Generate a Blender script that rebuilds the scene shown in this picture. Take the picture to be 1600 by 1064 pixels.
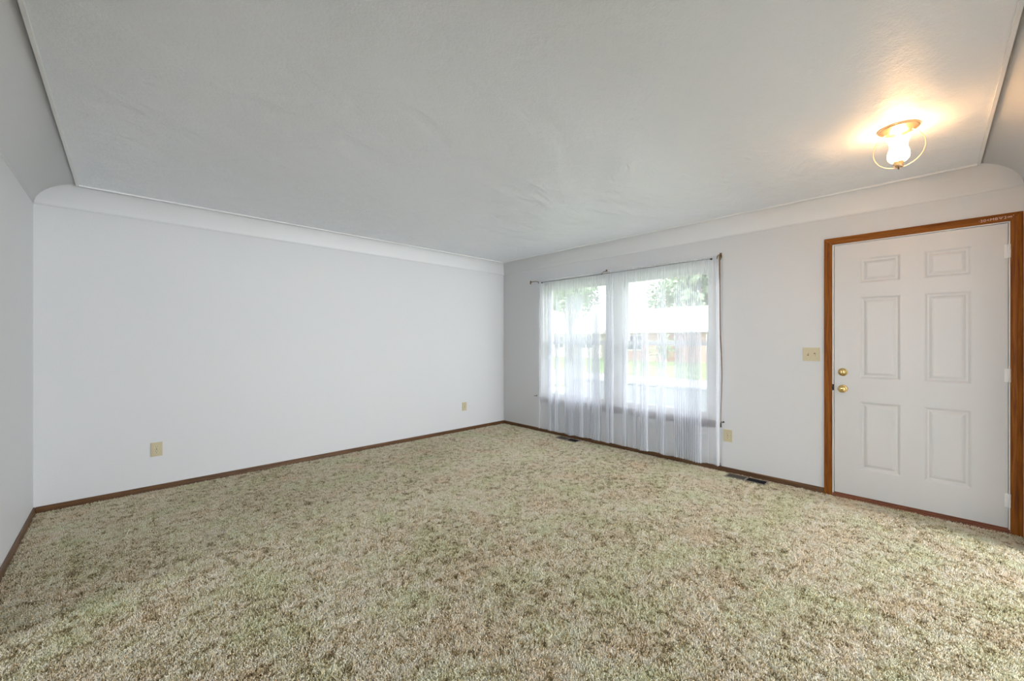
import bpy, bmesh, math, random
from mathutils import Vector, Matrix, noise
random.seed(7)
for o in list(bpy.data.objects): bpy.data.objects.remove(o)
S = bpy.context.scene
C = S.collection
PI = math.pi
# ---------------------------------------------------------------- camera
cd = bpy.data.cameras.new('camera'); cam = bpy.data.objects.new('camera', cd); C.objects.link(cam)
cd.sensor_fit = 'HORIZONTAL'; cd.sensor_width = 36; cd.lens = 14.175; cd.clip_start = .02; cd.clip_end = 300
CH = 1.275
cam.location = (0, 0, CH); cam.rotation_euler = (PI/2, 0, math.radians(-43.8))
S.camera = cam
# ---------------------------------------------------------------- light and exposure
SKY = 2.85
EXPOSURE = 0.82
FILL_NEAR = 195.0  # power of the fill light added behind the camera
FILL_LEFT = 52.0  # power of the second added fill light, left of the camera
FILL_COL = (.89, .945, 1.0)
LAMP_W = 1.5
S.view_settings.view_transform = 'Standard'; S.view_settings.look = 'None'
S.view_settings.exposure = EXPOSURE; S.view_settings.gamma = 1; S.view_settings.use_curve_mapping = False
W = bpy.data.worlds.new('sky'); S.world = W; W.use_nodes = True
nt = W.node_tree; nt.nodes.clear()
wo = nt.nodes.new('ShaderNodeOutputWorld'); bg = nt.nodes.new('ShaderNodeBackground')
tc = nt.nodes.new('ShaderNodeTexCoord'); sx = nt.nodes.new('ShaderNodeSeparateXYZ'); rp = nt.nodes.new('ShaderNodeValToRGB')
nt.links.new(tc.outputs['Generated'], sx.inputs[0]); nt.links.new(sx.outputs['Z'], rp.inputs[0])
rp.color_ramp.elements[0].color = (.97, .985, 1, 1); rp.color_ramp.elements[1].color = (.78, .88, 1, 1)
nt.links.new(rp.outputs[0], bg.inputs[0]); bg.inputs[1].default_value = SKY
nt.links.new(bg.outputs[0], wo.inputs[0])
sd = bpy.data.lights.new('sun', 'SUN'); sun = bpy.data.objects.new('sun', sd); C.objects.link(sun)
sd.energy = 3.2; sd.angle = math.radians(1.5); sd.color = (1, .95, .86)
sun.rotation_euler = Vector((.5, -.3, -.8)).to_track_quat('-Z', 'Y').to_euler()
def portal(loc, w, h, direction):
    a = bpy.data.lights.new('window_portal', 'AREA'); a.shape = 'RECTANGLE'; a.size = w; a.size_y = h
    a.cycles.is_portal = True
    o = bpy.data.objects.new('window_portal', a); C.objects.link(o); o.location = loc
    o.rotation_euler = Vector(direction).to_track_quat('-Z', 'Z').to_euler()
# room
XL, XR, YB, YF, ZC = -.49, 4.22, 4.58, -.415, 2.44
RX0, RX1, RZ0, RZ1 = 1.15, 3.9, 0, 2.0       # opening added in wall_front for the fill light, unseen behind the camera
WY0, WY1, WZ0, WZ1 = 1.51, 3.79, .475, 2.03     # window_1 opening in wall_right
portal((XR+.16, (WY0+WY1)/2, (WZ0+WZ1)/2), WY1-WY0, WZ1-WZ0, (-1, 0, 0))
T_ = .16; LX0, LX1 = .3, 2.7                                # opening added in wall_left for the other fill light, out of view
def fill_light(name, loc, w, h, direction, power, col):  # area light added to brighten the room, no such source in view
    a = bpy.data.lights.new(name, 'AREA'); a.shape = 'RECTANGLE'; a.size = w; a.size_y = h; a.energy = power; a.color = col; a.spread = math.radians(150)
    o = bpy.data.objects.new(name, a); C.objects.link(o); o.location = loc
    o.rotation_euler = Vector(direction).to_track_quat('-Z', 'Z').to_euler()
AD = 4.0                                            # depth of the two added rooms, out of view, that house the fill lights
fill_light('fill_near', ((RX0+RX1)/2+.55, YF-T_-AD+.05, 1.3), 2.0, 1.3, (-.15, 1, 0), FILL_NEAR, FILL_COL)
fill_light('fill_left', (XL-T_-AD+.05, (LX0+LX1)/2, 1.35), 2.0, 1.3, (1, 0, 0), FILL_LEFT, FILL_COL)

# ---------------------------------------------------------------- materials
def mat(name, col, rough=.6, metal=0, spec=.5, **kw):
    m = bpy.data.materials.new(name); m.use_nodes = True
    b = m.node_tree.nodes['Principled BSDF']
    b.inputs['Base Color'].default_value = (*col, 1); b.inputs['Roughness'].default_value = rough
    b.inputs['Metallic'].default_value = metal; b.inputs['Specular IOR Level'].default_value = spec
    for k, v in kw.items(): b.inputs[k].default_value = v
    return m
def N(m, t): return m.node_tree.nodes.new(t)
def L(m, a, b): m.node_tree.links.new(a, b)
def bsdf(m): return m.node_tree.nodes['Principled BSDF']
def objco(m, scale=(1, 1, 1)):
    g = N(m, 'ShaderNodeNewGeometry'); mp = N(m, 'ShaderNodeMapping'); mp.inputs['Scale'].default_value = scale
    L(m, g.outputs['Position'], mp.inputs[0]); return mp.outputs[0]
def noisen(m, co, scale, detail=3, rough=.5, dist=0):
    n = N(m, 'ShaderNodeTexNoise'); n.inputs['Scale'].default_value = scale; n.inputs['Detail'].default_value = detail
    n.inputs['Roughness'].default_value = rough; n.inputs['Distortion'].default_value = dist
    L(m, co, n.inputs['Vector']); return n.outputs['Fac']
def ramp(m, fac, stops):
    r = N(m, 'ShaderNodeValToRGB'); e = r.color_ramp.elements
    while len(e) < len(stops): e.new(.5)
    for i, (p, c) in enumerate(stops): e[i].position = p; e[i].color = (*c, 1) if len(c) == 3 else c
    L(m, fac, r.inputs[0]); return r.outputs[0]
def bump(m, h, strength, dist, prev=None):
    b = N(m, 'ShaderNodeBump'); b.inputs['Strength'].default_value = strength; b.inputs['Distance'].default_value = dist
    L(m, h, b.inputs['Height'])
    if prev: L(m, prev, b.inputs['Normal'])
    return b.outputs[0]

M_wall = mat('white_wall_paint', (.715, .715, .718), .55, spec=.35)
co = objco(M_wall)
L(M_wall, bump(M_wall, noisen(M_wall, co, 95, 3), .25, .002, bump(M_wall, noisen(M_wall, co, 5, 3), .15, .01)), bsdf(M_wall).inputs['Normal'])
M_ceil = mat('white_ceiling_paint', (.875, .89, .915), .45, spec=.8)
co = objco(M_ceil)
bb = bump(M_ceil, noisen(M_ceil, co, 85, 4, .6), .7, .004, bump(M_ceil, noisen(M_ceil, objco(M_ceil, (1.0, 1.7, 1)), 2.8, 3.2, .52, .3), .65, .038))
L(M_ceil, bb, bsdf(M_ceil).inputs['Normal'])
M_cove = mat('white_cove_plaster', (.82, .82, .82), .5, spec=.35)
L(M_cove, bump(M_cove, noisen(M_cove, objco(M_cove), 110, 4), .3, .002), bsdf(M_cove).inputs['Normal'])
M_trim = mat('white_trim_paint', (.84, .84, .83), .4)
M_door = mat('white_door_paint', (.67, .66, .65), .42)
M_gap = mat('gap_shade_paint', (.10, .07, .08), .9)  # dark tone stands for the shade in the gap round the slab

def woodmat(name, cols, scale, rough=.4):
    m = mat(name, cols[1], rough)
    tcn = N(m, 'ShaderNodeTexCoord'); mp = N(m, 'ShaderNodeMapping'); mp.inputs['Scale'].default_value = scale
    L(m, tcn.outputs['Object'], mp.inputs[0])
    f = noisen(m, mp.outputs[0], 1, 6, .6, 1.2)
    L(m, ramp(m, f, [(.3, cols[0]), (.5, cols[1]), (.72, cols[2])]), bsdf(m).inputs['Base Color'])
    L(m, bump(m, f, .12, .002), bsdf(m).inputs['Normal'])
    return m
WC = [(.13, .030, .002), (.25, .075, .004), (.36, .125, .010)]
M_wv = woodmat('stained_wood_upright', WC, (40, 55, 2.5), .5)
M_wh = woodmat('stained_wood_level', WC, (40, 2.5, 55), .5)
for m_ in (M_wv, M_wh): bsdf(m_).inputs['Specular IOR Level'].default_value = .2
BC = [(.055, .021, .007), (.12, .052, .016), (.18, .085, .028)]
M_bx = woodmat('brown_baseboard_wood', BC, (3, 60, 60), .4)
M_by = woodmat('brown_baseboard_wood_side', BC, (60, 3, 60), .4)
M_sill = mat('purple_brown_sill_paint', (.09, .045, .045), .5)
M_thr = woodmat('red_brown_threshold_wood', [(.10, .03, .012), (.24, .075, .03), (.33, .12, .05)], (60, 3, 60), .5)
M_brass = mat('polished_brass', (.80, .60, .26), .22, 1)
M_agedbrass = mat('aged_dark_brass', (.20, .13, .06), .4, .8)
M_dark = mat('dark_brown_metal', (.035, .02, .015), .5, .3)
M_ivory = mat('ivory_plastic', (.60, .52, .33), .4)
M_ivory2 = mat('ivory_plastic_face', (.64, .56, .38), .35)
M_slot = mat('dark_slot', (.05, .04, .03), .8)
M_vent = mat('brown_painted_steel', (.30, .25, .20), .45, .2)
M_ventd = mat('black_duct_inside', (.012, .010, .010), .9)
M_ventl = mat('dark_brown_louver', (.085, .07, .055), .5)
M_cord = mat('brown_twisted_cord', (.17, .07, .02), .7)
M_chalk = mat('white_chalk', (.85, .62, .52), .95, spec=.1)
M_glass = mat('clear_window_glass', (1, 1, 1), .0, **{'Transmission Weight': 1, 'IOR': 1.02})
# window glass: thin pane, transmits everything except a weak reflection
def thin_glass(m):
    t = m.node_tree; t.nodes.clear()
    o = t.nodes.new('ShaderNodeOutputMaterial'); tr = t.nodes.new('ShaderNodeBsdfTransparent'); g = t.nodes.new('ShaderNodeBsdfGlossy')
    g.inputs['Roughness'].default_value = .02; mx = t.nodes.new('ShaderNodeMixShader'); mx.inputs[0].default_value = .06
    t.links.new(tr.outputs[0], mx.inputs[1]); t.links.new(g.outputs[0], mx.inputs[2]); t.links.new(mx.outputs[0], o.inputs[0])
thin_glass(M_glass)
# sheer voile: open weave, more thread in the way when seen at a slant
M_sheer = bpy.data.materials.new('white_sheer_voile'); M_sheer.use_nodes = True
t = M_sheer.node_tree; t.nodes.clear()
o_ = t.nodes.new('ShaderNodeOutputMaterial'); tr = t.nodes.new('ShaderNodeBsdfTransparent'); df = t.nodes.new('ShaderNodeBsdfDiffuse'); tl = t.nodes.new('ShaderNodeBsdfTranslucent')
tl.inputs[0].default_value = (.93, .95, 1.0, 1); df.inputs[0].default_value = (.90, .91, .94, 1)
m1 = t.nodes.new('ShaderNodeMixShader'); m1.inputs[0].default_value = .42
t.links.new(df.outputs[0], m1.inputs[1]); t.links.new(tl.outputs[0], m1.inputs[2])
lw = t.nodes.new('ShaderNodeLayerWeight'); lw.inputs[0].default_value = .5
mr = t.nodes.new('ShaderNodeMapRange'); mr.inputs[1].default_value = 0; mr.inputs[2].default_value = 1; mr.inputs[3].default_value = .37; mr.inputs[4].default_value = .97
t.links.new(lw.outputs['Facing'], mr.inputs[0])
m2 = t.nodes.new('ShaderNodeMixShader'); t.links.new(mr.outputs[0], m2.inputs[0])
t.links.new(tr.outputs[0], m2.inputs[1]); t.links.new(m1.outputs[0], m2.inputs[2]); t.links.new(m2.outputs[0], o_.inputs[0])
# ---------------------------------------------------------------- helpers
def obj(name, bm, m, parent=None, smooth=False, bevel=0):
    me = bpy.data.meshes.new(name)
    bmesh.ops.recalc_face_normals(bm, faces=bm.faces)
    bm.to_mesh(me); bm.free()
    if m: me.materials.append(m)
    if smooth:
        for p in me.polygons: p.use_smooth = True
    o = bpy.data.objects.new(name, me); C.objects.link(o)
    if parent: o.parent = parent
    if bevel:
        b = o.modifiers.new('bevel', 'BEVEL'); b.width = bevel; b.segments = 2; b.limit_method = 'ANGLE'
    return o
def box(bm, x0, x1, y0, y1, z0, z1):
    v = [bm.verts.new((x, y, z)) for x in (x0, x1) for y in (y0, y1) for z in (z0, z1)]
    for f in ((0, 1, 3, 2), (4, 6, 7, 5), (0, 4, 5, 1), (2, 3, 7, 6), (0, 2, 6, 4), (1, 5, 7, 3)):
        bm.faces.new([v[i] for i in f])
def boxes(*bs):
    bm = bmesh.new()
    for b in bs: box(bm, *b)
    return bm
def prism(bm, poly, axis, a, b):
    """extrude a 2-D polygon along an axis"""
    def P(p, t): return {'x': (t, p[0], p[1]), 'y': (p[0], t, p[1]), 'z': (p[0], p[1], t)}[axis]
    A = [bm.verts.new(P(p, a)) for p in poly]; B = [bm.verts.new(P(p, b)) for p in poly]
    bm.faces.new(A); bm.faces.new(B[::-1])
    for i in range(len(poly)): j = (i+1) % len(poly); bm.faces.new((A[i], A[j], B[j], B[i]))
def lathe(bm, prof, seg=32, c=(0, 0, 0), axis='z', fn=None):
    rings = []
    for r, h in prof:
        ring = []
        for i in range(seg):
            a = 2*PI*i/seg; rr, hh = (r, h) if fn is None else fn(r, h, a)
            p = {'z': (rr*math.cos(a), rr*math.sin(a), hh), 'x': (hh, rr*math.cos(a), rr*math.sin(a)), 'y': (rr*math.cos(a), hh, rr*math.sin(a))}[axis]
            ring.append(bm.verts.new((p[0]+c[0], p[1]+c[1], p[2]+c[2])))
        rings.append(ring)
    for a, b in zip(rings, rings[1:]):
        for i in range(seg): j = (i+1) % seg; bm.faces.new((a[i], a[j], b[j], b[i]))
    return rings
def caps(bm, rings):
    bm.faces.new(rings[0]); bm.faces.new(rings[-1])
def tube(bm, pts, r, seg=8, closed=False):
    pts = [Vector(p) for p in pts]; n = len(pts); rings = []
    up = Vector((.3, .2, .93))
    for i, p in enumerate(pts):
        if closed: d = pts[(i+1) % n]-pts[i-1]
        else: d = pts[min(i+1, n-1)]-pts[max(i-1, 0)]
        d.normalize(); s = d.cross(up)
        if s.length < .05: s = d.cross(Vector((1, 0, 0)))
        s.normalize(); u = s.cross(d)
        rr = r(i/(n-1)) if callable(r) else r
        rings.append([bm.verts.new(p+s*rr*math.cos(2*PI*k/seg)+u*rr*math.sin(2*PI*k/seg)) for k in range(seg)])
    m = n if closed else n-1
    for i in range(m):
        a, b = rings[i], rings[(i+1) % n]
        for k in range(seg): j = (k+1) % seg; bm.faces.new((a[k], a[j], b[j], b[k]))
    if not closed: bm.faces.new(rings[0][::-1]); bm.faces.new(rings[-1])
def empty(name, loc, rz=0, kind=None):
    o = bpy.data.objects.new(name, None); C.objects.link(o); o.location = loc; o.rotation_euler = (0, 0, rz)
    o.empty_display_size = .05
    if kind: o['kind'] = kind
    return o
def tag(o, label, cat, group=None, kind=None):
    o['label'] = label; o['category'] = cat
    if group: o['group'] = group
    if kind: o['kind'] = kind
    return o
def struct(name, bm, m, label=None, **k):
    o = obj(name, bm, m, **k); o['kind'] = 'structure'
    if label: o['label'] = label
    return o
def here(bm, loc, rz=0):
    """move world-space geometry into the local frame of a thing standing at loc"""
    bm.transform((Matrix.Translation(loc) @ Matrix.Rotation(rz, 4, 'Z')).inverted()); return bm

# ---------------------------------------------------------------- room shell
T = .16
CW0, CW1, CP = .02, 0, 0
struct('floor', boxes((XL-T, XR+T, YF-T, YB+T, -.2, -.012)), mat('subfloor', (.30, .26, .20), .9), 'floor slab under the carpet')
struct('ceiling', boxes((XL-T, XR+T, YF-T, YB+T, ZC, ZC+.2)), M_ceil, 'white ceiling with a lightly stippled sheen')
struct('wall_back', boxes((XL-T, XR+T, YB, YB+T, -.2, ZC)), M_wall, 'long blank white wall')
struct('wall_left', boxes((XL-T, XL, YF-T, LX0, -.2, ZC), (XL-T, XL, LX1, YB, -.2, ZC), (XL-T, XL, LX0, LX1, -.2, RZ0), (XL-T, XL, LX0, LX1, RZ1, ZC)), M_wall, 'narrow strip of white wall at far left')
DY0, DY1, DZ1 = -.358, .575, 2.068
struct('wall_right', boxes((XR, XR+T, WY1, YB, -.2, ZC), (XR, XR+T, DY1, WY0, -.2, ZC), (XR, XR+T, WY0, WY1, -.2, WZ0), (XR, XR+T, WY0, WY1, WZ1, ZC),
        (XR, XR+T, DY0, DY1, DZ1, ZC), (XR, XR+T, DY0, DY1, -.2, -.012), (XR, XR+T, YF-T, DY0, -.2, ZC)), M_wall, 'white wall with the curtained window and the entry door')
struct('wall_front', boxes((XL, RX0, YF-T, YF, -.2, ZC), (RX1, XR, YF-T, YF, -.2, ZC), (RX0, RX1, YF-T, YF, -.2, RZ0), (RX0, RX1, YF-T, YF, RZ1, ZC)), M_wall, 'white wall behind the camera')
# unseen rooms added behind the two openings to house the fill lights
def added_room(n, loc, rz, w, label, c_=0):
    """local axes: x along the opening, y away from this room"""
    e = empty('trim_%d' % n, loc, rz, kind='structure'); e['label'] = label; a = w/2+.5; d = AD
    obj('side_wall', boxes((-a-.1, -a, 0, d+.1, -.012, 2.44)), M_wall, e); obj('side_wall', boxes((a, a+.1, 0, d+.1, -.012, 2.44)), M_wall, e)
    obj('end_wall', boxes((-a, a, d+.02, d+.1, -.012, 2.44)), M_wall, e); obj('ceiling_panel', boxes((-a-.1, a+.1, 0, d+.1, 2.44, 2.6)), M_wall, e)
    obj('floor_panel', boxes((-a-.1, a+.1, -.16, d+.1, -.2, -.012)), mat('added_room_floor', (.5, .46, .38), .8), e)
    obj('window_frame', boxes((-1.06+c_, -1.0+c_, d-.03, d+.02, .59, 2.01), (1.0+c_, 1.06+c_, d-.03, d+.02, .59, 2.01), (-1.0+c_, 1.0+c_, d-.03, d+.02, .59, .65), (-1.0+c_, 1.0+c_, d-.03, d+.02, 1.95, 2.01)), M_trim, e)  # frame added around the fill light on a solid end wall
    h = w/2
    obj('casing', boxes((-h-.055, -h, -.178, -.161, 0, RZ1+.06), (h, h+.055, -.178, -.161, 0, RZ1+.06), (-h, h, -.178, -.161, RZ1, RZ1+.06)), M_wv, e)
added_room(9, ((RX0+RX1)/2, YF-T_, 0), PI, RX1-RX0, 'added wide opening and unseen room behind the camera, housing a fill light', -.55)
added_room(10, (XL-T_, (LX0+LX1)/2, 0), PI/2, LX1-LX0, 'added wide opening and unseen room left of the camera, housing a fill light')

# coves (concave quarter rounds with mitred corners) and the beads along their upper edge
INS = {'b': .15, 'r': .16, 'l': .228, 'f': .20}; Z0 = 2.283
def ringpt(t):
    """inner rectangle of the cove at arc parameter t: 0 on the walls, 1 on the ceiling"""
    k = 1-math.cos(t*PI/2); z = Z0+(ZC-Z0)*math.sin(t*PI/2)
    g = .004*(1-t)
    x0, x1, y0, y1 = XL+g+INS['l']*k, XR-g-INS['r']*k, YF+g+INS['f']*k, YB-g-INS['b']*k
    return [(x0, y0, z), (x1, y0, z), (x1, y1, z), (x0, y1, z)]
nseg = 14
sides = [('front', 0, 1, (XL, YF, XR, YF)), ('right', 1, 2, (XR, YF, XR, YB)), ('back', 2, 3, (XR, YB, XL, YB)), ('left', 3, 0, (XL, YB, XL, YF))]
for n, (nm, i, j, wl) in enumerate(sides):
    bm = bmesh.new(); A = []; B = []
    for s in range(nseg+1):
        R = ringpt(s/nseg); A.append(bm.verts.new(R[i])); B.append(bm.verts.new(R[j]))
    A2 = bm.verts.new((wl[0], wl[1], ZC)); B2 = bm.verts.new((wl[2], wl[3], ZC))
    A3 = bm.verts.new((wl[0], wl[1], Z0)); B3 = bm.verts.new((wl[2], wl[3], Z0))
    for s in range(nseg):
        fc = bm.faces.new((A[s], A[s+1], B[s+1], B[s])); fc.smooth = True
    bm.faces.new((A[-1], A2, B2, B[-1])); bm.faces.new((A2, A3, B3, B2)); bm.faces.new((A3, A[0], B[0], B3))
    bm.faces.new(A[::-1]+[A3, A2]); bm.faces.new(B+[B2, B3])
    struct('trim_%d' % (n+1), bm, M_cove, 'white coved plaster between %s wall and ceiling' % {'front': 'the near', 'right': 'the window', 'back': 'the blank', 'left': 'the far-left'}[nm])
    R = ringpt(1)
    # bead along the upper edge
    cx, cy = (XL+XR)/2, (YB+YF)/2
    bm = bmesh.new()
    def off(p, o): return (p[0]+(o if p[0] < cx else -o), p[1]+(o if p[1] < cy else -o))
    P = [(off(R[i], -.003), off(R[j], -.003)), (off(R[i], .011), off(R[j], .011))]
    lo = ZC-.011
    v = [bm.verts.new((*P[a][b], z)) for a in (0, 1) for b in (0, 1) for z in (ZC, lo)]
    for q in ((0, 2, 3, 1), (4, 5, 7, 6), (1, 3, 7, 5), (0, 4, 6, 2), (0, 1, 5, 4), (2, 6, 7, 3)): bm.faces.new([v[a] for a in q])
    struct('trim_%d' % (n+5), bm, M_trim, 'thin white bead at the ceiling edge of the cove')

# baseboards
def bb_poly(s): return [(0, -.012), (s*.012, -.012), (s*.012, .036), (s*.007, .045), (0, .045)]
bm = bmesh.new(); prism(bm, [(YB+p[0], p[1]) for p in bb_poly(-1)], 'x', XL+.012, XR-.012); struct('baseboard_back', bm, M_bx, 'thin dark wood baseboard along the blank wall')
bm = bmesh.new(); prism(bm, [(XL+p[0], p[1]) for p in bb_poly(1)], 'y', LX1+.056, YB); struct('baseboard_left', bm, M_by, 'thin wood baseboard at far left')
bm = bmesh.new(); prism(bm, [(XR+p[0], p[1]) for p in bb_poly(-1)], 'y', .628, YB); struct('baseboard_right', bm, M_by, 'thin dark wood baseboard under the window')
bm = bmesh.new(); prism(bm, [(YF+p[0], p[1]) for p in bb_poly(1)], 'x', XL+.012, RX0-.056); struct('baseboard_front', bm, M_bx, 'thin wood baseboard of the near wall')

# ---------------------------------------------------------------- entry door
dl = Vector((XR, .1085, 0)); dr = empty('door_1', dl, kind='structure'); dr['label'] = 'white six-panel entry door in a stained wood casing'
SY0, SY1, SZ0, SZ1, SX = -.3465, .5605, .034, 2.0535, XR-.002
# slab with six openings filled by moulded panels
ys = [SY0, -.188, .042, .166, .402, SY1]; zs = [SZ0, .25, .79, .973, 1.622, 1.73, 1.93, SZ1]
bm = bmesh.new(); panels = []
for i in range(5):
    for k in range(7):
        if i in (1, 3) and k in (1, 3, 5): panels.append((ys[i], ys[i+1], zs[k], zs[k+1])); continue
        box(bm, SX, SX+.044, ys[i], ys[i+1], zs[k], zs[k+1])
bmesh.ops.remove_doubles(bm, verts=bm.verts, dist=1e-5)
cnt = {}
for fc in list(bm.faces):
    key = tuple(round(c, 5) for c in fc.calc_center_median()); cnt.setdefault(key, []).append(fc)
bmesh.ops.delete(bm, geom=[fc for v in cnt.values() if len(v) > 1 for fc in v], context='FACES_ONLY')
slab = obj('door_slab', here(bm, dl), M_door, dr)
def moulded(y0, y1, z0, z1):
    bm = bmesh.new()
    prof = [(0, 0), (.005, .0015), (.016, .010), (.026, .011), (.040, .004), (.048, .002)]
    R = []
    for ins, dep in prof:
        R.append([bm.verts.new((SX+dep, y, z)) for y, z in ((y0+ins, z0+ins), (y1-ins, z0+ins), (y1-ins, z1-ins), (y0+ins, z1-ins))])
    R.insert(0, [bm.verts.new((SX+.03, y, z)) for y, z in ((y0, z0), (y1, z0), (y1, z1), (y0, z1))])
    for a, b in zip(R, R[1:]):
        for i in range(4): j = (i+1) % 4; bm.faces.new((a[i], a[j], b[j], b[i]))
    bm.faces.new(R[-1]); bm.faces.new(R[0][::-1])
    return bm
for p in panels: obj('door_panel', here(moulded(*p), dl), M_door, slab)
# hardware
def rosette(name, z, prof, label):
    bm = bmesh.new(); r = lathe(bm, prof, 28, (SX, .505, z), 'x'); caps(bm, r)
    o = obj(name, here(bm, dl), M_brass, slab, smooth=True); o['label'] = label; return o
kb = rosette('deadbolt', 1.018, [(.032, 0), (.032, -.004), (.029, -.009), (.022, -.010), (.021, -.019), (.017, -.021), (.004, -.021)], 'round brass deadbolt')
kn = rosette('door_knob', .883, [(.032, 0), (.031, -.005), (.024, -.008), (.013, -.012), (.012, -.026), (.019, -.034), (.0265, -.044), (.027, -.054), (.022, -.061), (.010, -.064), (.002, -.0645)], 'round brass knob')
bm = boxes((SX-.034, SX-.018, .502, .508, 1.004, 1.032)); o = obj('thumb_turn', here(bm, dl), M_agedbrass, dr); o['label'] = 'small brass thumb turn'
bm = bmesh.new(); r = lathe(bm, [(.0055, -.0640), (.0055, -.0668)], 12, (SX, .505, .883), 'x'); caps(bm, r); obj('lock_button', here(bm, dl), M_agedbrass, dr)
bm = boxes((XR-.008, XR+.012, .5610, .5722, .865, .915), (XR-.013, XR-.003, .562, .5765, .880, .898)); o = obj('strike_plate', here(bm, dl), M_dark, dr); o['label'] = 'dark worn strike plate'
for z in (1.866, 1.044, .217):
    bm = bmesh.new()
    r = lathe(bm, [(.0065, z-.045), (.0065, z-.0155)], 10, (XR-.010, SY0-.005, 0)); caps(bm, r)
    r = lathe(bm, [(.0065, z-.0145), (.0065, z+.0145)], 10, (XR-.010, SY0-.005, 0)); caps(bm, r)
    r = lathe(bm, [(.0065, z+.0155), (.0065, z+.045)], 10, (XR-.010, SY0-.005, 0)); caps(bm, r)
    box(bm, XR-.0045, XR-.002, SY0-.004, SY0+.016, z-.045, z+.045)
    box(bm, XR-.006, XR-.002, SY0-.013, SY0-.006, z-.045, z+.045)
    o = obj('hinge', here(bm, dl), M_trim, dr); o['label'] = 'hinge painted white'
# jamb (white) and a stop coloured dark as the shade behind the slab edge
obj('jamb', here(boxes((XR-.004, XR+.14, SY1+.0035, DY1-.001, .0, 2.066), (XR-.004, XR+.14, DY0+.001, SY0-.0025, .0, 2.066), (XR-.004, XR+.14, SY0-.0025, SY1+.0035, SZ1+.0035, 2.066)), dl), M_trim, dr)['label'] = 'thin white door jamb'
obj('door_stop', here(boxes((XR+.046, XR+.07, SY1-.02, SY1+.005, .0, SZ1+.003), (XR+.046, XR+.07, SY0-.003, SY0+.02, .0, SZ1+.003), (XR+.046, XR+.07, SY0+.02, SY1-.02, SZ1-.02, SZ1+.003)), dl), M_gap, dr)
# mitred casing: three boards with a rounded profile
cw = .053; yi0, yi1, zt = -.3555, .5725, 2.064
def casing(pts, name, m):
    """pts: four corners (y, z) of the board face, outer edge first; face slightly domed"""
    bm = bmesh.new(); (o1, o2, i2, i1) = pts
    lv = [(0, 0), (0, .013), (.12, .0165), (.5, .0185), (.85, .016), (1, .011), (1, 0)]
    A = [bm.verts.new((XR-d, o1[0]+(i1[0]-o1[0])*t, o1[1]+(i1[1]-o1[1])*t)) for t, d in lv]
    B = [bm.verts.new((XR-d, o2[0]+(i2[0]-o2[0])*t, o2[1]+(i2[1]-o2[1])*t)) for t, d in lv]
    for a in range(len(lv)-1): bm.faces.new((A[a], A[a+1], B[a+1], B[a]))
    bm.faces.new((A[-1], A[0], B[0], B[-1])); bm.faces.new(A); bm.faces.new(B[::-1])
    return obj(name, here(bm, dl), m, dr)
g = .0006
casing([(yi1+cw, 0-.012), (yi1+cw, zt+cw-g), (yi1, zt-g), (yi1, -.012)], 'casing', M_wv)['label'] = 'left stained wood casing board'
casing([(yi0-cw, 0-.012), (yi0-cw, zt+cw-g), (yi0, zt-g), (yi0, -.012)], 'casing', M_wv)['label'] = 'right stained wood casing board'
casing([(yi1+cw-g, zt+cw), (yi0-cw+g, zt+cw), (yi0+g, zt), (yi1-g, zt)], 'casing', M_wh)['label'] = 'top casing board with chalk marks'
obj('threshold', here(boxes((XR-.02, XR+.12, yi0+.001, yi1-.001, -.011, .012), (XR-.006, XR+.02, yi0+.001, yi1-.001, .012, .024), (XR+.004, XR+.03, SY0, SY1, .024, .032)), dl), M_thr, dr, bevel=.002)['label'] = 'red-brown wood threshold'
# chalk marks
fc = bpy.data.curves.new('chalk_marks', 'FONT'); fc.body = '\u00b720\u003cMB\u03a82\u221e\''; fc.size = .038; fc.extrude = .0003; fc.space_character = 1.08; fc.resolution_u = 3
fo = bpy.data.objects.new('chalk_source', fc); C.objects.link(fo)
bpy.context.view_layer.update()
me = bpy.data.meshes.new_from_object(fo.evaluated_get(bpy.context.evaluated_depsgraph_get()))
bpy.data.objects.remove(fo)
xs = [v.co.x for v in me.vertices]; wd = max(xs)-min(xs)
for v in me.vertices:
    sc = .150/wd
    x, y, z = (v.co.x-min(xs))*sc, v.co.y*sc*1.5, v.co.z
    v.co = (XR-.0192-z-dl.x, (-.219-x)-dl.y, zt+.014+y*.62-dl.z+.02*(x/.2)*.3)
me.materials.clear(); me.materials.append(M_chalk)
ck = bpy.data.objects.new('chalk_marks', me); C.objects.link(ck); ck.parent = dr; ck['label'] = 'row of faded chalk characters'

# ---------------------------------------------------------------- window in wall_right
wl = Vector((XR, (WY0+WY1)/2, WZ0)); w1 = empty('window_1', wl, kind='structure'); w1['label'] = 'double window of two white sash units behind sheer curtains'
FX0, FX1 = XR+.045, XR+.15
MY0, MY1 = 2.555, 2.765     # centre post
obj('window_frame', here(boxes((FX0, FX1, WY0, WY0+.035, WZ0, WZ1), (FX0, FX1, WY1-.035, WY1, WZ0, WZ1), (FX0, FX1, WY0+.035, WY1-.035, WZ1-.035, WZ1),
      (FX0, FX1, WY0+.035, WY1-.035, WZ0, WZ0+.025), (FX0, FX1, MY0, MY1, WZ0+.025, WZ1-.035)), wl), M_trim, w1)
obj('jamb', here(boxes((XR, FX0, WY0, WY0+.012, WZ0+.01, WZ1), (XR, FX0, WY1-.012, WY1, WZ0+.01, WZ1), (XR, FX0, WY0+.012, WY1-.012, WZ1-.012, WZ1)), wl), M_trim, w1)
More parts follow.
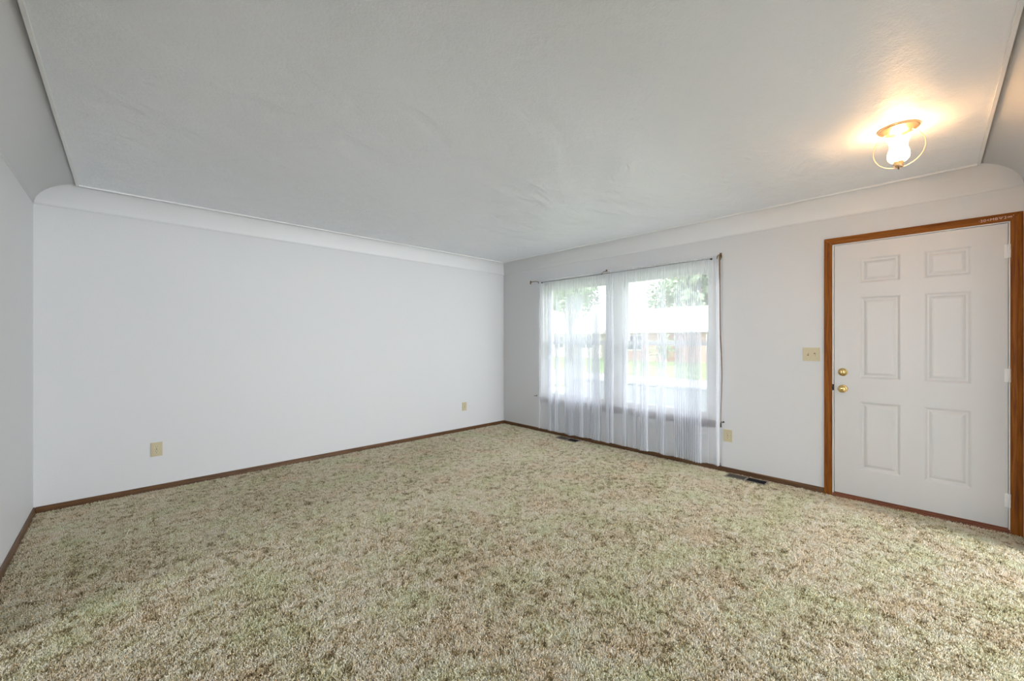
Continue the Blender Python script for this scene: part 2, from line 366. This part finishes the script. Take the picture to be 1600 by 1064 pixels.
def sash(y0, y1, z0, z1, x0, st, rb, rt):
    s = obj('sash', here(boxes((x0, x0+.035, y0, y0+st, z0, z1), (x0, x0+.035, y1-st, y1, z0, z1), (x0, x0+.035, y0+st, y1-st, z0, z0+rb), (x0, x0+.035, y0+st, y1-st, z1-rt, z1)), wl), M_trim, w1)
    p = obj('pane', here(boxes((x0+.015, x0+.019, y0+st, y1-st, z0+rb, z1-rt)), wl), M_glass, s)
    return s
for (a, b) in ((WY0+.036, MY0-.001), (MY1+.001, WY1-.036)):
    sash(a, b, 1.225, WZ1-.036, FX0+.055, .05, .045, .03)      # upper, outer
    s = sash(a, b, WZ0+.026, 1.27, FX0+.012, .05, .05, .05)     # lower, inner
    c = (a+b)/2
    lk = obj('sash_lock', here(boxes((FX0+.014, FX0+.045, c-.03, c+.03, 1.2705, 1.279), (FX0+.02, FX0+.035, c-.008, c+.022, 1.279, 1.291)), wl), M_trim, w1)
bm = boxes((XR-.035, FX0+.01, WY0-.03, WY1+.03, WZ0-.022, WZ0+.002), (XR-.016, XR, WY0-.02, WY1+.02, WZ0-.062, WZ0-.022))
obj('window_sill', here(bm, wl), M_sill, w1, bevel=.003)['label'] = 'dark mauve-brown sill and apron'

# ---------------------------------------------------------------- curtains
CX = 4.125                                          # plane of the rod
def dirx(px):
    u = (px-800)/630.; return (.6922+u*.7218, .7218-u*.6922)
def y_at(px, X=CX):
    d = dirx(px); return X*d[1]/d[0]
GAPS = [(844, 855), (862, 866), (873.5, 881), (912.5, 916), (921.5, 923.5), (938, 945), (958, 971), (980, 987), (994.5, 1000), (1013, 1024), (1040, 1052), (1096, 1104), (1105, 1117)]
GY = [(y_at(b), y_at(a)) for a, b in GAPS]          # wide calm stretches of cloth
def gapw(y):
    w = 0
    for a, b in GY:
        c, h = (a+b)/2, (b-a)/2
        w = max(w, 1-max(0, abs(y-c)-h)/.006)
    return max(0, min(1, w))
def curtain(name, y0, y1, seed, label, ztop=2.098, zrod=2.074):
    rnd = random.Random(seed)
    n = int((y1-y0)/.0022)
    phi = 0; ph = []; am = []; am2 = []; wv = []
    a_cur = .012
    for i in range(n+1):
        y = y0+(y1-y0)*i/n; gw = gapw(y)
        fr = (1-gw)*(2*PI/.019)*(.9+.4*noise.noise(Vector((y*14, seed, 0)))) + gw*(2*PI/.2)
        phi += fr*.0022; ph.append(phi)
        am.append(.003+.020*(1-gw)*(1+.4*noise.noise(Vector((y*22, seed+5, 1)))))
        am2.append(noise.noise(Vector((y*7, seed+9, 2))))
    rows = 46; bm = bmesh.new(); G = []
    for r in range(rows+1):
        t = r/rows
        z = ztop-(ztop-.062)*(t**1.05); row = []
        for i in range(n+1):
            y = y0+(y1-y0)*i/n
            tight = max(0, 1-(ztop-z)/.28)            # shirred on the rod
            amp = am[i]*(1-tight)*(.55+.45*min(1, (ztop-z)/1.1))+.0045*tight
            k = math.sin(ph[i])*(1-tight)+math.sin(y*2*PI/.0135+2*noise.noise(Vector((y*30, 3, seed))))*tight
            x = CX+.012+amp*k+am2[i]*.016*(1-tight)*min(1, (ztop-z)/.8)
            if abs(z-zrod) < .03: x += 0
            yy = y+.010*noise.noise(Vector((y*5, z*1.3, 4)))*(1-tight)
            edge = min(abs(y-y0), abs(y-y1))
            zz = z+(.010*noise.noise(Vector((y*9, 0, seed+2))) + .012*am2[i] if r == rows else 0)
            row.append(bm.verts.new((min(x, XR-.005 if zz < .43 or zz > .5 else XR-.037), yy, zz)))
        G.append(row)
    for r in range(rows):
        for i in range(n):
            fc = bm.faces.new((G[r][i], G[r][i+1], G[r+1][i+1], G[r+1][i])); fc.smooth = True
    loc = Vector((CX, (y0+y1)/2, .062))
    o = obj(name, here(bm, loc), M_sheer); o.location = loc
    tag(o, label, 'curtain', 'sheer curtains on the window rod')
    # hem: a second layer of cloth turned up at the bottom, its own strip
    hb = bmesh.new(); prev = None
    last = G[-1] if False else None
    return o, loc, y0, y1, n, ph, am, am2, seed
cur = []
cur.append(curtain('sheer_curtain', y_at(953)+.004, y_at(842.5), 3, 'white sheer curtain panel nearer the blank wall, left half of the window'))
cur.append(curtain('sheer_curtain', y_at(1123), y_at(953)-.004, 11, 'wider white sheer curtain panel on the door side of the window'))
# rod with brackets
rl = Vector((CX, 2.6, 2.074)); rod = empty('curtain_rod', rl)
tag(rod, 'thin curtain rod across the top of the window on dark brass brackets', 'curtain rod')
bm = bmesh.new(); tube(bm, [(CX, y_at(1114), 2.074), (CX, 3.0, 2.071), (CX, y_at(846), 2.074)], .0045, 10); obj('rod', here(bm, rl), mat('grey_rod_metal', (.30, .29, .29), .4, .6), rod, smooth=True)
def bracket(y, ye):
    bm = bmesh.new(); lp = lambda t: y+(ye-y)*t
    tube(bm, [(XR-.001, y, 2.112), (XR-.02, lp(.15), 2.113), (CX+.03, lp(.6), 2.104), (CX+.004, lp(.95), 2.086), (CX-.006, ye, 2.069), (CX-.004, ye, 2.062)], .0045, 8)
    box(bm, XR-.003, XR, y-.010, y+.010, 2.085, 2.135)
    return bm
for y, ye in ((y_at(829, XR-.002), y_at(842)), (2.74, 2.74), (y_at(1126, XR-.002), y_at(1126, XR-.002))):
    obj('bracket', here(bracket(y, ye), rl), M_agedbrass, rod)
for y, s in ((y_at(1111.5), -1), (y_at(847), 1)):
    bm = bmesh.new(); r = lathe(bm, [(.004, -.008), (.0085, -.005), (.0095, .001), (.007, .007), (.002, .009)], 12, (CX-.002, y, 2.068), 'y'); caps(bm, r)
    obj('finial', here(bm, rl), M_dark, rod, smooth=True)
# brown cord at the door end of the rod
yc = y_at(1124.2, 4.165)
cl_ = Vector((4.165, yc, .50)); cdo = empty('drapery_cord', cl_); tag(cdo, 'thin brown cord hanging down beside the right edge of the curtain', 'cord')
def cordpts(dy, dx):
    P = []
    for i in range(41):
        t = i/40; z = 2.085-(2.085-.485)*t
        P.append((4.165+dx*(1-t), yc+dy*(1-t)-.020*math.sin(min(1, max(0, (t-.35)/.65))*PI)**2*(t) - .012*t, z))
    return P
bm = bmesh.new(); tube(bm, cordpts(.004, .006), lambda t: .0046-.0018*t, 8); tube(bm, cordpts(-.004, -.004), lambda t: .0046-.002*t, 8)
obj('cord', here(bm, cl_), M_cord, cdo, smooth=True)
bm = bmesh.new(); r = lathe(bm, [(.005, 2.052), (.012, 2.060), (.0165, 2.075), (.014, 2.090), (.005, 2.10)], 12, (4.165, yc, 0)); caps(bm, r)
obj('pulley', here(bm, cl_), M_agedbrass, cdo, smooth=True)
bm = bmesh.new(); yb_ = yc-.012
r = lathe(bm, [(.003, .432), (.0062, .436), (.0066, .452), (.0056, .474), (.0025, .486)], 10, (4.165, yb_, 0)); caps(bm, r)
o = obj('tassel', here(bm, cl_), M_dark, cdo, smooth=True); o['label'] = 'dark weighted cord end'
# hold-back hooks in the wall by the sill
def hook(y, z, label):
    l = Vector((XR, y, z)); e = empty('holdback_hook', l); tag(e, label, 'hook')
    bm = bmesh.new(); tube(bm, [(0, 0, 0), (-.03, 0, -.002), (-.045, 0, .002), (-.050, 0, .012)], .003, 8); obj('hook', bm, M_dark, e, smooth=True)
    bm = bmesh.new(); r = lathe(bm, [(.009, 0), (.009, -.002), (.005, -.004)], 12, (0, 0, 0), 'x'); caps(bm, r); obj('wall_plate', bm, M_dark, e)
hook(y_at(1130.5, XR), .478, 'small dark hook in the wall beside the end of the brown cord')
hook(y_at(838.5, XR), .492, 'tiny dark hook in the wall at the left end of the sill')
# forked bracket standing on the baseboard
fl = Vector((XR-.008, y_at(1124.5, XR-.01), .046)); fk = empty('forked_bracket', fl); tag(fk, 'small dark forked metal bracket on the baseboard below the curtain corner', 'bracket')
def fp(dy, dz, dx=0): return (dx, dy, dz)
bm = bmesh.new(); tube(bm, [fp(0, 0), fp(.022, .030, -.006), fp(.034, .046, -.008)], .0042, 8)
tube(bm, [fp(.034, .046, -.008), fp(.052, .054, -.010), fp(.060, .060, -.010)], .0026, 6)
tube(bm, [fp(.034, .046, -.008), fp(.038, .058, -.010), fp(.050, .072, -.010)], .0026, 6)
obj('fork', bm, M_dark, fk)
bm = bmesh.new(); tube(bm, [fp(-.006, 0), fp(-.006, .014), fp(-.003, .030)], .004, 8); box(bm, -.004, .003, -.014, .012, -.001, .005)
obj('foot', bm, M_agedbrass, fk)

# ---------------------------------------------------------------- outlets and switch
def plate(bm, w, h):
    prism(bm, [(-w/2, -h/2), (w/2, -h/2), (w/2, h/2), (-w/2, h/2)], 'y', 0, -.0035)
    prism(bm, [(-w/2+.003, -h/2+.003), (w/2-.003, -h/2+.003), (w/2-.003, h/2-.003), (-w/2+.003, h/2-.003)], 'y', -.0035, -.0058)
def outlet(loc, rz, label):
    e = empty('wall_outlet', loc, rz); tag(e, label, 'outlet', 'ivory wall outlets')
    bm = bmesh.new(); plate(bm, .076, .118); obj('cover_plate', bm, M_ivory, e)
    for s in (1, -1):
        bm = bmesh.new(); n = 20
        poly = [(.0172*math.cos(2*PI*k/n), s*.0195+max(-.0138, min(.0138, .0172*math.sin(2*PI*k/n)))) for k in range(n)]
        prism(bm, poly, 'y', -.0058, -.0078); rc = obj('receptacle', bm, M_ivory2, e)
        bm = boxes((-.0078, -.0052, -.0084, -.0077, s*.0195+.001, s*.0195+.010), (.0052, .0078, -.0084, -.0077, s*.0195+.001, s*.0195+.010), (-.0026, .0026, -.0084, -.0077, s*.0195-.010, s*.0195-.005))
        obj('slot', bm, M_slot, rc)
    bm = bmesh.new(); r = lathe(bm, [(.004, -.0058), (.0035, -.0075)], 12, (0, 0, 0), 'y'); caps(bm, r); obj('screw', bm, M_agedbrass, e)
outlet((.192, YB, .348), 0, 'ivory outlet on the blank wall nearest the left corner')
outlet((3.458, YB, .344), 0, 'ivory outlet on the blank wall near the far corner')
outlet((XR, 1.374, .352), -PI/2, 'ivory outlet under the window wall beside the curtain edge')
sw = empty('light_switch', (XR, .714, 1.157), -PI/2); tag(sw, 'ivory two-gang toggle switch plate beside the entry door', 'switch')
bm = bmesh.new(); plate(bm, .118, .114); obj('cover_plate', bm, M_ivory, sw)
for i, x in enumerate((-.023, .023)):
    up = 1 if i == 0 else -1
    obj('toggle_slot', boxes((x-.0055, x+.0055, -.0064, -.0057, -.012, .012)), M_slot if i else M_agedbrass, sw)
    bm = bmesh.new(); v = []
    prism(bm, [(-.0060, -.006), (-.0060, .006), (-.017, up*.010+.003), (-.017, up*.010-.003)], 'x', x-.0038, x+.0038); obj('toggle', bm, M_ivory2, sw)
    for z in (-.030, .030):
        bm = bmesh.new(); r = lathe(bm, [(.0034, -.0058), (.003, -.0073)], 10, (x, 0, z), 'y'); caps(bm, r); obj('screw', bm, M_ivory2, sw)

# ---------------------------------------------------------------- floor vents
def vent(cx, cy, label, ln=.335, wd=.130):
    l = Vector((cx, cy, 0)); e = empty('floor_vent', l); tag(e, label, 'vent', 'brown floor vents along the window wall')
    a, b = wd/2, ln/2; fr = .010
    bm = boxes((-a, a, -b, -b+fr, -.004, .006), (-a, a, b-fr, b, -.004, .006), (-a, -a+fr, -b+fr, b-fr, -.004, .006), (a-fr, a, -b+fr, b-fr, -.004, .006), (-a+fr, a-fr, -.006, .006, -.004, .006))
    obj('frame', bm, M_vent, e, bevel=.0015)
    o = obj('duct', boxes((-a+.004, a-.004, -b+.004, b-.004, -.0118, -.009)), M_ventd, e)
    for y0, y1 in ((-b+fr, -.006), (.006, b-fr)):
        n = 5
        for k in range(n):
            x = -a+fr+(k+.5)*(wd-2*fr)/n
            bm = bmesh.new(); prism(bm, [(x-.006, -.006), (x-.0045, -.0068), (x+.005, .0018), (x+.0035, .0026)], 'y', y0, y1)
            obj('louver', bm, M_ventd if y0 < 0 else M_ventl, e)
vent(4.125, 1.186, 'brown floor vent between the curtain and the entry door')
vent(4.120, 3.255, 'brown floor vent below the left part of the curtain')

# ---------------------------------------------------------------- ceiling light
ll = Vector((3.062, .129, ZC)); cl = empty('ceiling_light', ll); tag(cl, 'lit tulip-shaped glass ceiling lamp in a thin ring', 'ceiling lamp')
M_lb = mat('lamp_brass', (.80, .56, .33), .25, .9)
bm = bmesh.new(); r = lathe(bm, [(.086, 0), (.087, -.004), (.084, -.010), (.078, -.013), (.074, -.014), (.060, -.022), (.040, -.028), (.016, -.031), (.012, -.036)], 40); caps(bm, r)
obj('canopy', bm, M_lb, cl, smooth=True)
bm = bmesh.new(); pts = []
for k in range(64):
    a = 2*PI*k/64; pts.append((0, .105*math.sin(a), -.113+.105*math.cos(a)))
tube(bm, pts, .0016, 8, closed=True); obj('ring', bm, M_lb, cl, smooth=True)
bm = bmesh.new(); r = lathe(bm, [(.0045, -.034), (.0045, -.070)], 10); caps(bm, r); obj('stem', bm, M_lb, cl)
M_shade = bpy.data.materials.new('opal_glass_lit'); M_shade.use_nodes = True
b = bsdf(M_shade); b.inputs['Base Color'].default_value = (.95, .93, .86, 1); b.inputs['Roughness'].default_value = .3
b.inputs['Transmission Weight'].default_value = .0; b.inputs['Emission Color'].default_value = (1, .86, .60, 1); b.inputs['Emission Strength'].default_value = 24
lwn = N(M_shade, 'ShaderNodeTexCoord'); sp = N(M_shade, 'ShaderNodeSeparateXYZ'); L(M_shade, lwn.outputs['Object'], sp.inputs[0])
b.inputs['Emission Color'].default_value = (1, .55, .23, 1)
mr_ = N(M_shade, 'ShaderNodeMapRange'); L(M_shade, sp.outputs['Z'], mr_.inputs[0])       # the bulb sits low in the glass, the flared rim glows less
for i_, v_ in ((1, -.125), (2, -.075), (3, 33), (4, 3.0)): mr_.inputs[i_].default_value = v_
L(M_shade, mr_.outputs[0], b.inputs['Emission Strength'])
def flute(r, h, a):
    k = max(0, (h+.085)/.03)
    return (r*(1+.07*k*math.cos(6*a)), h+.005*k*math.cos(6*a))
prof = [(.019, -.186), (.034, -.180), (.044, -.166), (.0465, -.150), (.0445, -.132), (.039, -.114), (.0365, -.100), (.0385, -.085), (.045, -.070), (.0515, -.058)]
bm = bmesh.new(); lathe(bm, prof, 48, fn=flute); sh = obj('glass_shade', bm, M_shade, cl, smooth=True)
sm = sh.modifiers.new('thickness', 'SOLIDIFY'); sm.thickness = .0022; sh['label'] = 'glowing fluted glass shade'
bm = bmesh.new(); r = lathe(bm, [(.006, -.215), (.016, -.212), (.0205, -.207), (.0205, -.203), (.0185, -.198), (.0205, -.188), (.0245, -.179), (.0255, -.174), (.0235, -.174), (.014, -.184)], 24, fn=lambda r, h, a: (r*(1+.05*math.cos(10*a)*(h > -.205)), h)); caps(bm, r)
obj('shade_holder', bm, M_lb, cl, smooth=True)
bm = bmesh.new(); r = lathe(bm, [(.001, -.228), (.003, -.225), (.0042, -.220), (.003, -.214)], 12); caps(bm, r); obj('finial', bm, M_agedbrass, cl, smooth=True)
pl = bpy.data.lights.new('bulb_light', 'POINT'); po = bpy.data.objects.new('bulb_light', pl); C.objects.link(po)
pl.energy = LAMP_W; pl.color = (1, .66, .36); pl.shadow_soft_size = .012; po.location = ll+Vector((0, 0, -.068))

# ---------------------------------------------------------------- carpet
M_car = mat('mottled_carpet_yarn', (.35, .30, .22), .9, spec=.15)
b = bsdf(M_car); b.inputs['Sheen Weight'].default_value = .3; b.inputs['Sheen Roughness'].default_value = .5; b.inputs['Sheen Tint'].default_value = (1, .97, .88, 1)
co = objco(M_car)
n1 = noisen(M_car, co, 17, 4, .65, .5)
n2 = noisen(M_car, co, 3.1, 4, .6)
oi = N(M_car, 'ShaderNodeObjectInfo')
ad = N(M_car, 'ShaderNodeMath'); ad.operation = 'MULTIPLY_ADD'; L(M_car, oi.outputs['Random'], ad.inputs[0]); ad.inputs[1].default_value = .32; n3 = noisen(M_car, co, 75, 2, .6); av_ = N(M_car, 'ShaderNodeMath'); av_.operation = 'MULTIPLY_ADD'; L(M_car, n3, av_.inputs[0]); av_.inputs[1].default_value = .45; L(M_car, n1, av_.inputs[2])
n4 = noisen(M_car, co, 1.7, 3, .6); aw_ = N(M_car, 'ShaderNodeMath'); aw_.operation = 'MULTIPLY_ADD'; L(M_car, n4, aw_.inputs[0]); aw_.inputs[1].default_value = .3; L(M_car, av_.outputs[0], aw_.inputs[2]); sb_ = N(M_car, 'ShaderNodeMath'); sb_.operation = 'SUBTRACT'; L(M_car, aw_.outputs[0], sb_.inputs[0]); sb_.inputs[1].default_value = .43; L(M_car, sb_.outputs[0], ad.inputs[2])
lightdark = ramp(M_car, ad.outputs[0], [(.37, (.23, .165, .075)), (.48, (.66, .555, .35)), (.59, (.95, .86, .66)), (.72, (1, .97, .88))])
tint = ramp(M_car, n2, [(.26, (.82, .88, .66)), (.40, (.94, .95, .80)), (.54, (1.0, .96, .89)), (.72, (1.0, .88, .76))])
mx = N(M_car, 'ShaderNodeMixRGB'); mx.blend_type = 'MULTIPLY'; mx.inputs[0].default_value = 1
L(M_car, lightdark, mx.inputs[1]); L(M_car, tint, mx.inputs[2]); L(M_car, mx.outputs[0], b.inputs['Base Color'])
# one tuft of yarn: five bent plies
bm = bmesh.new(); rr = random.Random(2)
for k in range(4):
    a = 2*PI*k/4+rr.uniform(-.5, .5); ln_ = rr.uniform(.85, 1.15); sp_ = .0042
    d = Vector((math.cos(a), math.sin(a), 0)); s = Vector((-d.y, d.x, 0))
    pts = [(d*.0015, 0, .0017), (d*(.0015+sp_*.5), .0075*ln_, .0019), (d*(.0015+sp_*1.5), .0125*ln_, .0012)]
    R = []
    for c_, z, w in pts:
        R.append([bm.verts.new(c_+s*w+Vector((0, 0, z))), bm.verts.new(c_+d*w+Vector((0, 0, z))), bm.verts.new(c_-s*w+Vector((0, 0, z)))])
    for p, q in zip(R, R[1:]):
        for i in range(3): j = (i+1) % 3; bm.faces.new((p[i], p[j], q[j], q[i]))
    bm.faces.new(R[-1])
me = bpy.data.meshes.new('tuft'); bmesh.ops.recalc_face_normals(bm, faces=bm.faces); bm.to_mesh(me); bm.free(); me.materials.append(M_car)
for p in me.polygons: p.use_smooth = True
tuft = bpy.data.objects.new('tuft', me)
bm = bmesh.new()
e_ = .014
def rect(x0, x1, y0, y1):
    f_ = bm.faces.new([bm.verts.new((x, y, -.0115)) for x, y in ((x0, y0), (x1, y0), (x1, y1), (x0, y1))])
# carpet sheet cut around the two vents
vx0, vx1 = 4.12-.062, 4.125+.062
x0, x1, y0, y1 = XL+e_, XR-e_, YF+e_, YB-e_
rect(x0, 4.058, y0, y1); rect(4.187, x1, y0, y1)
rect(4.058, 4.187, y0, 1.020); rect(4.058, 4.187, 1.352, 3.090); rect(4.058, 4.187, 3.421, y1)
carpet = obj('carpet', bm, M_car)
tag(carpet, 'mottled beige, olive and brown carpet covering the whole floor', 'carpet', kind='stuff')
ng = bpy.data.node_groups.new('carpet_pile', 'GeometryNodeTree')
ng.interface.new_socket('Geometry', in_out='INPUT', socket_type='NodeSocketGeometry'); ng.interface.new_socket('Geometry', in_out='OUTPUT', socket_type='NodeSocketGeometry')
gn = ng.nodes; gi = gn.new('NodeGroupInput'); go = gn.new('NodeGroupOutput'); k = ng.links.new
dp = gn.new('GeometryNodeDistributePointsOnFaces'); dp.inputs['Density'].default_value = 21000
ins = gn.new('GeometryNodeInstanceOnPoints'); oin = gn.new('GeometryNodeObjectInfo'); oin.inputs['Object'].default_value = tuft
jn = gn.new('GeometryNodeJoinGeometry'); pos = gn.new('GeometryNodeInputPosition')
nz = gn.new('ShaderNodeTexNoise'); nz.inputs['Scale'].default_value = 13; nz.inputs['Detail'].default_value = 3
sb = gn.new('ShaderNodeVectorMath'); sb.operation = 'SUBTRACT'; sb.inputs[1].default_value = (.5, .5, .5)
ml = gn.new('ShaderNodeVectorMath'); ml.operation = 'MULTIPLY'; ml.inputs[1].default_value = (4.2, 4.2, 0)
rv = gn.new('FunctionNodeRandomValue'); rv.data_type = 'FLOAT_VECTOR'; rv.inputs[0].default_value = (-.35, -.35, 0); rv.inputs[1].default_value = (.35, .35, 6.28)
av = gn.new('ShaderNodeVectorMath'); av.operation = 'ADD'
k(pos.outputs[0], nz.inputs['Vector']); k(nz.outputs['Color'], sb.inputs[0]); k(sb.outputs[0], ml.inputs[0]); k(ml.outputs[0], av.inputs[0]); k(rv.outputs[0], av.inputs[1])
rs = gn.new('FunctionNodeRandomValue'); rs.data_type = 'FLOAT'; rs.inputs[2].default_value = .85; rs.inputs[3].default_value = 1.25
k(gi.outputs[0], dp.inputs['Mesh']); k(dp.outputs['Points'], ins.inputs['Points']); k(oin.outputs['Geometry'], ins.inputs['Instance'])
k(av.outputs[0], ins.inputs['Rotation']); k(rs.outputs[1], ins.inputs['Scale']); k(ins.outputs[0], jn.inputs[0]); k(gi.outputs[0], jn.inputs[0]); k(jn.outputs[0], go.inputs[0])
md = carpet.modifiers.new('pile', 'NODES'); md.node_group = ng

# ---------------------------------------------------------------- outdoors
GZ = -.42
M_lawn = mat('lawn_grass', (.16, .24, .08), .95, spec=.1)
L(M_lawn, ramp(M_lawn, noisen(M_lawn, objco(M_lawn), 2.5, 5), [(.35, (.10, .17, .05)), (.65, (.24, .32, .13))]), bsdf(M_lawn).inputs['Base Color'])
M_conc = mat('pale_concrete', (.55, .53, .50), .9)
M_asph = mat('pale_asphalt', (.34, .34, .35), .95)
M_stucco = mat('pale_stucco', (.62, .66, .70), .9)
struct('lawn', boxes((XR+T, 90, -60, 70, GZ-.2, GZ), (-40, XR+T, -60, YF-T, GZ-.2, GZ)), M_lawn, 'green lawn outside')
struct('sidewalk', boxes((10.2, 11.3, -60, 70, GZ, GZ+.03)), M_conc, 'pale sidewalk outside')
struct('street', boxes((12.2, 17.5, -60, 70, GZ, GZ+.015)), M_asph, 'street outside')
pw = obj('porch_wall', here(boxes((5.3, 5.42, -1.5, y_at(888, 5.3), GZ, .64), (5.27, 5.45, -1.53, y_at(888, 5.3)+.02, .64, .672)), Vector((5.36, 1, GZ))), M_stucco, bevel=.02); pw.location = (5.36, 1, GZ)
tag(pw, 'low pale porch wall just outside the window', 'wall')
struct('roof', boxes((XL-.6, XR+T+.75, YF-1.2, YB+1, ZC+.2, ZC+.32)), M_trim, 'house roof overhang')
# house across the street
def house(name, X, y0, y1, wallm, roofm, label, eave=2.2, ridge=4.2, dep=8, door=.35):
    l = Vector((X, (y0+y1)/2, GZ)); e = empty(name, l); tag(e, label, 'house')
    obj('walls', here(boxes((X, X+dep, y0, y1, GZ, eave)), l), wallm, e)
    bm = bmesh.new(); prism(bm, [(X-.6, eave-.12), (X+dep/2, ridge), (X+dep+.6, eave-.12), (X+dep+.6, eave-.3), (X-.6, eave-.3)], 'y', y0-.5, y1+.5); obj('roof', here(bm, l), roofm, e)
    n = int((y1-y0)/3)
    for q in range(n):
        y = y0+(q+.5)*(y1-y0)/n
        if q == n//2:
            obj('front_door', here(boxes((X-.05, X, y-.45, y+.45, GZ+.1, GZ+2.15)), l), M_thr, e); continue
        w = obj('window', here(boxes((X-.04, X, y-.7, y+.7, .45, 1.75)), l), M_trim, e)
        for s in (-1, 1): obj('pane', here(boxes((X-.05, X-.04, y+s*.33-.29, y+s*.33+.29, .52, 1.68)), l), M_win, w)
    obj('chimney', here(boxes((X+dep/2-.3, X+dep/2+.4, y0+2, y0+2.8, ridge-.8, ridge+.8)), l), wallm, e)
M_win = mat('dark_window_pane', (.08, .10, .12), .1)
def brickmat(nm, a, b_, mo):
    m = mat(nm, a, .9); br = N(m, 'ShaderNodeTexBrick'); br.inputs['Scale'].default_value = 1; br.inputs['Brick Width'].default_value = .23; br.inputs['Row Height'].default_value = .08; br.inputs['Mortar Size'].default_value = .008
    br.inputs['Color1'].default_value = (*a, 1); br.inputs['Color2'].default_value = (*b_, 1); br.inputs['Mortar'].default_value = (*mo, 1)
    g_ = N(m, 'ShaderNodeNewGeometry'); s_ = N(m, 'ShaderNodeSeparateXYZ'); c_ = N(m, 'ShaderNodeCombineXYZ'); L(m, g_.outputs['Position'], s_.inputs[0]); L(m, s_.outputs['Y'], c_.inputs[0]); L(m, s_.outputs['Z'], c_.inputs[1]); L(m, c_.outputs[0], br.inputs['Vector'])
    L(m, br.outputs[0], bsdf(m).inputs['Base Color']); return m
M_brick = brickmat('pink_brick', (.42, .24, .19), (.36, .20, .16), (.5, .47, .44))
M_roof1 = mat('pale_grey_shingles', (.62, .61, .60), .9); M_side = mat('cream_siding', (.66, .62, .55), .8)
house('brick_house', 31, 6, 19, M_brick, M_roof1, 'pink brick house with pale roof across the street, seen through right sash')
house('cream_house', 33, 22, 36, M_side, M_roof1, 'cream house with pale roof across the street, seen through left sash')
# trees
M_bark = mat('grey_bark', (.16, .12, .09), .95)
M_leaf = mat('green_leaves', (.12, .20, .07), .8); 
L(M_leaf, ramp(M_leaf, noisen(M_leaf, objco(M_leaf), 1.2, 3), [(.35, (.16, .23, .13)), (.65, (.30, .38, .25))]), bsdf(M_leaf).inputs['Base Color'])
def tree(x, y, h, r, seed, label, name='shade_tree', trunk=.35, nleaf=1500):
    rn = random.Random(seed); l = Vector((x, y, GZ)); e = empty(name, l); tag(e, label, 'tree' if name != 'round_bush' else 'bush')
    bm = bmesh.new(); zt_ = h*trunk
    tube(bm, [(0, 0, 0), (.1, .05, zt_*.5), (0, 0, zt_), (.1, .1, h*.7)], lambda t: max(.02, .03*h*(1-.75*t)), 8)
    for q in range(4):
        a = q*PI/2+rn.random(); tube(bm, [(0, 0, zt_*.9), (r*.3*math.cos(a), r*.3*math.sin(a), h*.6), (r*.6*math.cos(a), r*.6*math.sin(a), h*.75)], lambda t: .012*h*(1-.7*t), 6)
    obj('trunk', bm, M_bark, e, smooth=True)
    lobes = [(Vector((rn.uniform(-.5, .5)*r, rn.uniform(-.5, .5)*r, zt_+(h-zt_)*rn.uniform(.3, .75))), r*rn.uniform(.4, .6)) for _ in range(9)]
    bm = bmesh.new(); s = r*.085
    for q in range(nleaf):
        c, R = rn.choice(lobes); d = Vector((rn.gauss(0, 1), rn.gauss(0, 1), rn.gauss(0, 1))).normalized()
        p = c+d*R*rn.uniform(.75, 1.05); u = Vector((rn.gauss(0, 1), rn.gauss(0, 1), rn.gauss(0, 1))).normalized(); w = u.cross(d).normalized()
        bm.faces.new([bm.verts.new(p+u*s), bm.verts.new(p+w*s*.5), bm.verts.new(p-u*s), bm.verts.new(p-w*s*.5)])
    o = obj('foliage', bm, M_leaf, e); o['kind'] = 'stuff'
tree(45, 16, 13, 6.5, 1, 'tall leafy tree behind the brick house')
tree(48, 42, 14, 7, 2, 'tall leafy tree behind the cream house')
tree(60, 28, 12, 4.0, 3, 'leafy tree rising between the two houses')
tree(26, 20.3, 7.5, 2.3, 4, 'smaller leafy tree between the street and the two houses')
tree(27, 12.9, 2.0, 1.2, 5, 'round green bush at the wall of the brick house', 'round_bush', .1, 500)
